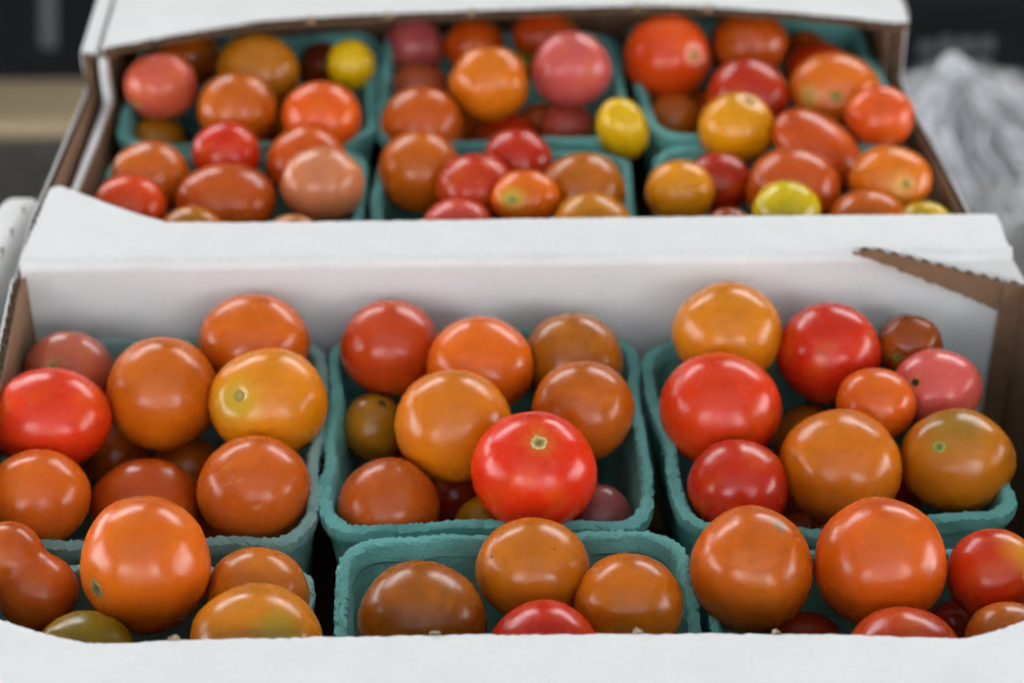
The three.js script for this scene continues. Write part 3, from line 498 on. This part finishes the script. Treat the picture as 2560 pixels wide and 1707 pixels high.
lower(FAR, [-0.1143, 0.0432, -0.1909], 0.0164, [200, 50, 30]);
lower(FAR, [-0.0928, 0.0535, -0.211], 0.0144, [198, 118, 34]);
lower(FAR, [-0.087, 0.0282, -0.1799], 0.0131, [205, 95, 34]);
lower(FAR, [-0.1324, 0.0307, -0.2162], 0.0137, [190, 88, 32]);
lower(FAR, [-0.1026, 0.0291, -0.2177], 0.0127, [212, 110, 34]);
lower(FAR, [-0.086, 0.0532, -0.1719], 0.0132, [200, 50, 30]);
lower(FAR, [-0.1342, 0.026, -0.173], 0.0128, [198, 118, 34]);
lower(FAR, [-0.1215, 0.0556, -0.2191], 0.0129, [205, 95, 34]);
lower(FAR, [-0.1088, 0.0434, -0.0895], 0.014, [190, 88, 32]);
lower(FAR, [-0.0946, 0.0304, -0.068], 0.0136, [212, 110, 34]);
lower(FAR, [-0.1336, 0.0464, -0.1013], 0.0129, [200, 50, 30]);
lower(FAR, [-0.0885, 0.0266, -0.0994], 0.0134, [198, 118, 34]);
lower(FAR, [-0.1227, 0.0459, -0.0618], 0.0147, [205, 95, 34]);
lower(FAR, [-0.1332, 0.0264, -0.0795], 0.0138, [190, 88, 32]);
lower(FAR, [-0.0862, 0.0518, -0.1099], 0.0125, [212, 110, 34]);
lower(FAR, [-0.0866, 0.0553, -0.0652], 0.0126, [200, 50, 30]);
lower(FAR, [0.0006, 0.0396, -0.1959], 0.0129, [198, 118, 34]);
lower(FAR, [-0.0089, 0.0522, -0.2177], 0.0137, [205, 95, 34]);
lower(FAR, [-0.0216, 0.0532, -0.1939], 0.0129, [190, 88, 32]);
lower(FAR, [0.0236, 0.0269, -0.1986], 0.0138, [212, 110, 34]);
lower(FAR, [0.0113, 0.0263, -0.172], 0.0132, [200, 50, 30]);
lower(FAR, [-0.0176, 0.0363, -0.1722], 0.0127, [198, 118, 34]);
lower(FAR, [-0.0201, 0.0262, -0.2134], 0.0137, [205, 95, 34]);
lower(FAR, [0.0197, 0.044, -0.2192], 0.0131, [190, 88, 32]);
lower(FAR, [-0.0178, 0.0355, -0.0618], 0.0157, [212, 110, 34]);
lower(FAR, [0.0047, 0.0276, -0.0848], 0.0147, [200, 50, 30]);
lower(FAR, [-0.0206, 0.0472, -0.0913], 0.0136, [198, 118, 34]);
lower(FAR, [0.0168, 0.0558, -0.0997], 0.013, [205, 95, 34]);
lower(FAR, [0.0201, 0.0516, -0.0604], 0.0142, [190, 88, 32]);
lower(FAR, [0.1186, 0.0301, -0.2172], 0.0156, [212, 110, 34]);
lower(FAR, [0.0993, 0.0339, -0.1797], 0.0127, [200, 50, 30]);
lower(FAR, [0.127, 0.0547, -0.1797], 0.0155, [198, 118, 34]);
lower(FAR, [0.0921, 0.0518, -0.2099], 0.015, [205, 95, 34]);
lower(FAR, [0.1381, 0.0253, -0.1934], 0.0131, [190, 88, 32]);
lower(FAR, [0.0906, 0.0275, -0.228], 0.013, [212, 110, 34]);
lower(FAR, [0.1318, 0.0394, -0.1072], 0.0145, [200, 50, 30]);
lower(FAR, [0.1332, 0.0524, -0.0756], 0.0126, [198, 118, 34]);
lower(FAR, [0.1063, 0.0392, -0.089], 0.0146, [205, 95, 34]);
lower(FAR, [0.1168, 0.0285, -0.063], 0.0145, [190, 88, 32]);
lower(FAR, [0.0904, 0.0533, -0.0663], 0.0144, [212, 110, 34]);
lower(FAR, [0.0886, 0.0307, -0.1095], 0.0128, [200, 50, 30]);
lower(FAR, [0.1396, 0.0282, -0.0806], 0.0125, [198, 118, 34]);
lower(FAR, [0.0901, 0.0258, -0.0699], 0.0128, [205, 95, 34]);

// ---------------------------------------------------------------- round the boxes
{
  const t = thing('display_table', 'narrow table carrying the two tomato boxes', 'table');
  const m = new THREE.MeshStandardMaterial({ color: new THREE.Color().setRGB(0.12, 0.1, 0.08), roughness: 0.8 });
  part('tabletop', new RoundedBoxGeometry(0.37, 0.03, 0.56, 2, 0.004).translate(0.002, -0.0155, -0.01), m, t);
  for (const x of [-0.16, 0.165]) for (const z of [-0.26, 0.24]) part('leg', new THREE.CylinderGeometry(0.014, 0.012, 0.719, 12).translate(x, -0.3905, z), m, t);
}
{ // the torn side flap with its line of perforation slots
  const p = thing('slotted_panel', 'white cardboard panel with a line of dark slots standing outside the near box', 'cardboard panel');
  const out = new THREE.Shape();
  out.moveTo(-0.05, 0.03); out.lineTo(-0.05, 0.105); out.lineTo(0.0, 0.0995); out.lineTo(0.039, 0.0945); out.lineTo(0.074, 0.0885); out.quadraticCurveTo(0.098, 0.084, 0.107, 0.074); out.quadraticCurveTo(0.115, 0.064, 0.109, 0.055); out.lineTo(0.09, 0.03);
  const g = new THREE.ExtrudeGeometry(out, { depth: 0.006, bevelEnabled: true, bevelSize: 0.0025, bevelThickness: 0.0025, bevelSegments: 5, curveSegments: 14 });
  g.applyMatrix4(new THREE.Matrix4().makeBasis(V(0, 0, -1), Y, X).setPosition(-0.1985, 0, 0));
  const s = part('panel_sheet', g, M.white, p);
  for (const [u, v] of [[0.0795, 0.0865], [0.057, 0.091], [0.0385, 0.0942], [0.02, 0.0968]]) { // cuts of the perforation, their brown core showing
    const cutOut = new RoundedBoxGeometry(0.0016, 0.0014, 0.0075, 2, 0.0006); cutOut.rotateX(0.16).translate(-0.1908, v + 0.0012, -u);
    part('perforation_cut', cutOut, M.flute, s);
  }
}
{
  const black = new THREE.MeshPhysicalMaterial({ color: new THREE.Color().setRGB(0.009, 0.0095, 0.011), roughness: 0.95, specularIntensity: 0.3 }), grey = new THREE.MeshStandardMaterial({ color: new THREE.Color().setRGB(0.09, 0.093, 0.097), roughness: 0.9 });
  const crate = (label, at, [w, h, d], marks) => {
    const c = thing('plastic_crate', label, 'crate', 'black crates behind the boxes', at);
    part('crate_floor', new THREE.BoxGeometry(w - 0.02, 0.012, d - 0.02).translate(0, 0.006, 0), black, c);
    for (const z of [-d / 2, d / 2]) part('crate_side', new RoundedBoxGeometry(w, h, 0.012, 2, 0.004).translate(0, h / 2, z), black, c);
    for (const x of [-w / 2, w / 2]) part('crate_side', new RoundedBoxGeometry(0.012, h, d - 0.014, 2, 0.004).translate(x, h / 2, 0), black, c);
    for (const z of [-d / 2 - 0.002, d / 2 + 0.002]) part('crate_rim', new RoundedBoxGeometry(w + 0.02, 0.022, 0.022, 2, 0.004).translate(0, h + 0.009, z), black, c);
    marks(c, d / 2 + 0.0075, h); return c;
  };
  crate('black plastic crate with a vertical grey bar beyond the panel side', [-0.62, -0.399, -1.352], [0.6, 0.5, 0.5], (c, z, h) => part('grey_bar', new THREE.BoxGeometry(0.014, 0.085, 0.002).rotateZ(-0.12).translate(0.229, 0.078, z), grey, c));  // thin grey bar on the crate front
  crate('black plastic crate with a faint grey smudged print behind the plastic bag', [0.605, -0.46, -1.1], [0.6, 0.243, 0.5], (c, z, h) => { for (let k = 0; k < 4; k++) part('faded_print', new THREE.BoxGeometry(0.011, span(0.009, 0.015), 0.002).translate(-0.264 + k * 0.0155, 0.221 + span(-0.002, 0.002), z), grey, c); });
  const wood = new THREE.MeshStandardMaterial({ color: new THREE.Color().setRGB(0.6, 0.47, 0.29), map: M.kraft.map, roughness: 0.8 });
  const b = thing('wooden_bench', 'pale wooden bench plank carrying the black crate beyond the panel side', 'bench');
  part('plank', new RoundedBoxGeometry(0.9, 0.016, 0.56, 2, 0.005).translate(-0.72, -0.408, -1.3), wood, b);
  for (const x of [-1.05, -0.33]) part('leg', new THREE.BoxGeometry(0.05, 0.334, 0.4).translate(x, -0.583, -1.32), wood, b);
}
{ // the clear plastic bag: a crumpled film gathered to a knot
  const b = thing('plastic_bag', 'clear crumpled plastic bag with a knotted top beside the far box', 'plastic bag', null, [0.34, -0.262, -0.6]);
  const film = new THREE.MeshPhysicalMaterial({ color: new THREE.Color().setRGB(0.97, 0.975, 0.98), roughness: 0.16, transmission: 0.96, thickness: 0, ior: 1.5, side: THREE.DoubleSide });
  const n = 150, m = 80, ridge = (x, y, z) => 1 - 2 * Math.abs(noise(x, y, z));
  const skinOf = (k, size) => {
    const pos = [], idx = [], uv = [];
    for (let j = 0; j <= m; j++) for (let i = 0; i <= n; i++) {
      const v = j / m, a = i / n * 2 * Math.PI, ca = Math.cos(a), sa = Math.sin(a);
      const prof = 0.006 + 0.058 * size * Math.pow(Math.sin(Math.pow(v, 0.75) * Math.PI * 0.82), 0.9), gather = 1 - v;
      const sharp = (x, y, z) => Math.pow(ridge(x, y, z), 3), r = prof * (0.74 + 0.3 * ridge(ca * 2.2 + k, sa * 2.2, v * 1.1) + 0.34 * sharp(ca * 4.2 + 5, sa * 4.2 + k, v * 1.5) + 0.22 * sharp(ca * 8 + v * 3, sa * 8 + 3, v * 4 + k));
      pos.push(ca * r - 0.038 * gather * gather + 0.006 * noise(v * 6, k, 1), 0.128 * gather + 0.008 * noise(ca * 4 + k, sa * 4, v * 5), sa * r); uv.push(i / n, v);
      if (i < n && j < m) { const u = j * (n + 1) + i; idx.push(u, u + 1, u + n + 1, u + n + 1, u + 1, u + n + 2); }
    }
    return geo(pos, idx, uv);
  };
  part('bag_film', skinOf(2, 1), film, b); part('inner_fold', skinOf(9, 0.8), film, b);
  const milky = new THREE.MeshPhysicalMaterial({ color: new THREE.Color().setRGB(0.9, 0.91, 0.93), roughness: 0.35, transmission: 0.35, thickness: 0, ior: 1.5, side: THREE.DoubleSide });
  for (let k = 0; k < 22; k++) { // milky crease tubes painting the film's bright glints down from the knot
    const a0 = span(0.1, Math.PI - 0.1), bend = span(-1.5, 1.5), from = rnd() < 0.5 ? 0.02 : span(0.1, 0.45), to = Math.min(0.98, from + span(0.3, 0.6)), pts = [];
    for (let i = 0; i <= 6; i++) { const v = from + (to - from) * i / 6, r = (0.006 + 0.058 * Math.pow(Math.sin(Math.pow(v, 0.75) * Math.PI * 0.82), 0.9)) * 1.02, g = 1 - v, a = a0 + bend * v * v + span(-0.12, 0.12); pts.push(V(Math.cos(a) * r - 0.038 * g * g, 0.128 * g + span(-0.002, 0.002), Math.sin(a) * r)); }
    part('glint_crease', new THREE.TubeGeometry(new THREE.CatmullRomCurve3(pts), 24, span(0.0006, 0.0034), 6), milky, b);
  }
  part('knot', new THREE.TorusKnotGeometry(0.006, 0.0032, 48, 8).translate(-0.038, 0.131, 0), new THREE.MeshPhysicalMaterial({ color: new THREE.Color().setRGB(0.8, 0.82, 0.84), roughness: 0.3, transmission: 0.3, thickness: 0 }), b);
  const s = thing('wooden_stool', 'grey olive stool carrying the plastic bag', 'stool');
  const wood = new THREE.MeshStandardMaterial({ color: new THREE.Color().setRGB(0.2, 0.19, 0.15), map: M.kraft.map, roughness: 0.85 });
  part('seat', new RoundedBoxGeometry(0.3, 0.03, 0.36, 2, 0.005).translate(0.4, -0.279, -0.5), wood, s);
  for (const x of [0.28, 0.52]) for (const z of [-0.65, -0.36]) part('leg', new THREE.BoxGeometry(0.03, 0.455, 0.03).translate(x, -0.5222, z), wood, s);
}
renderer.render(scene, camera);
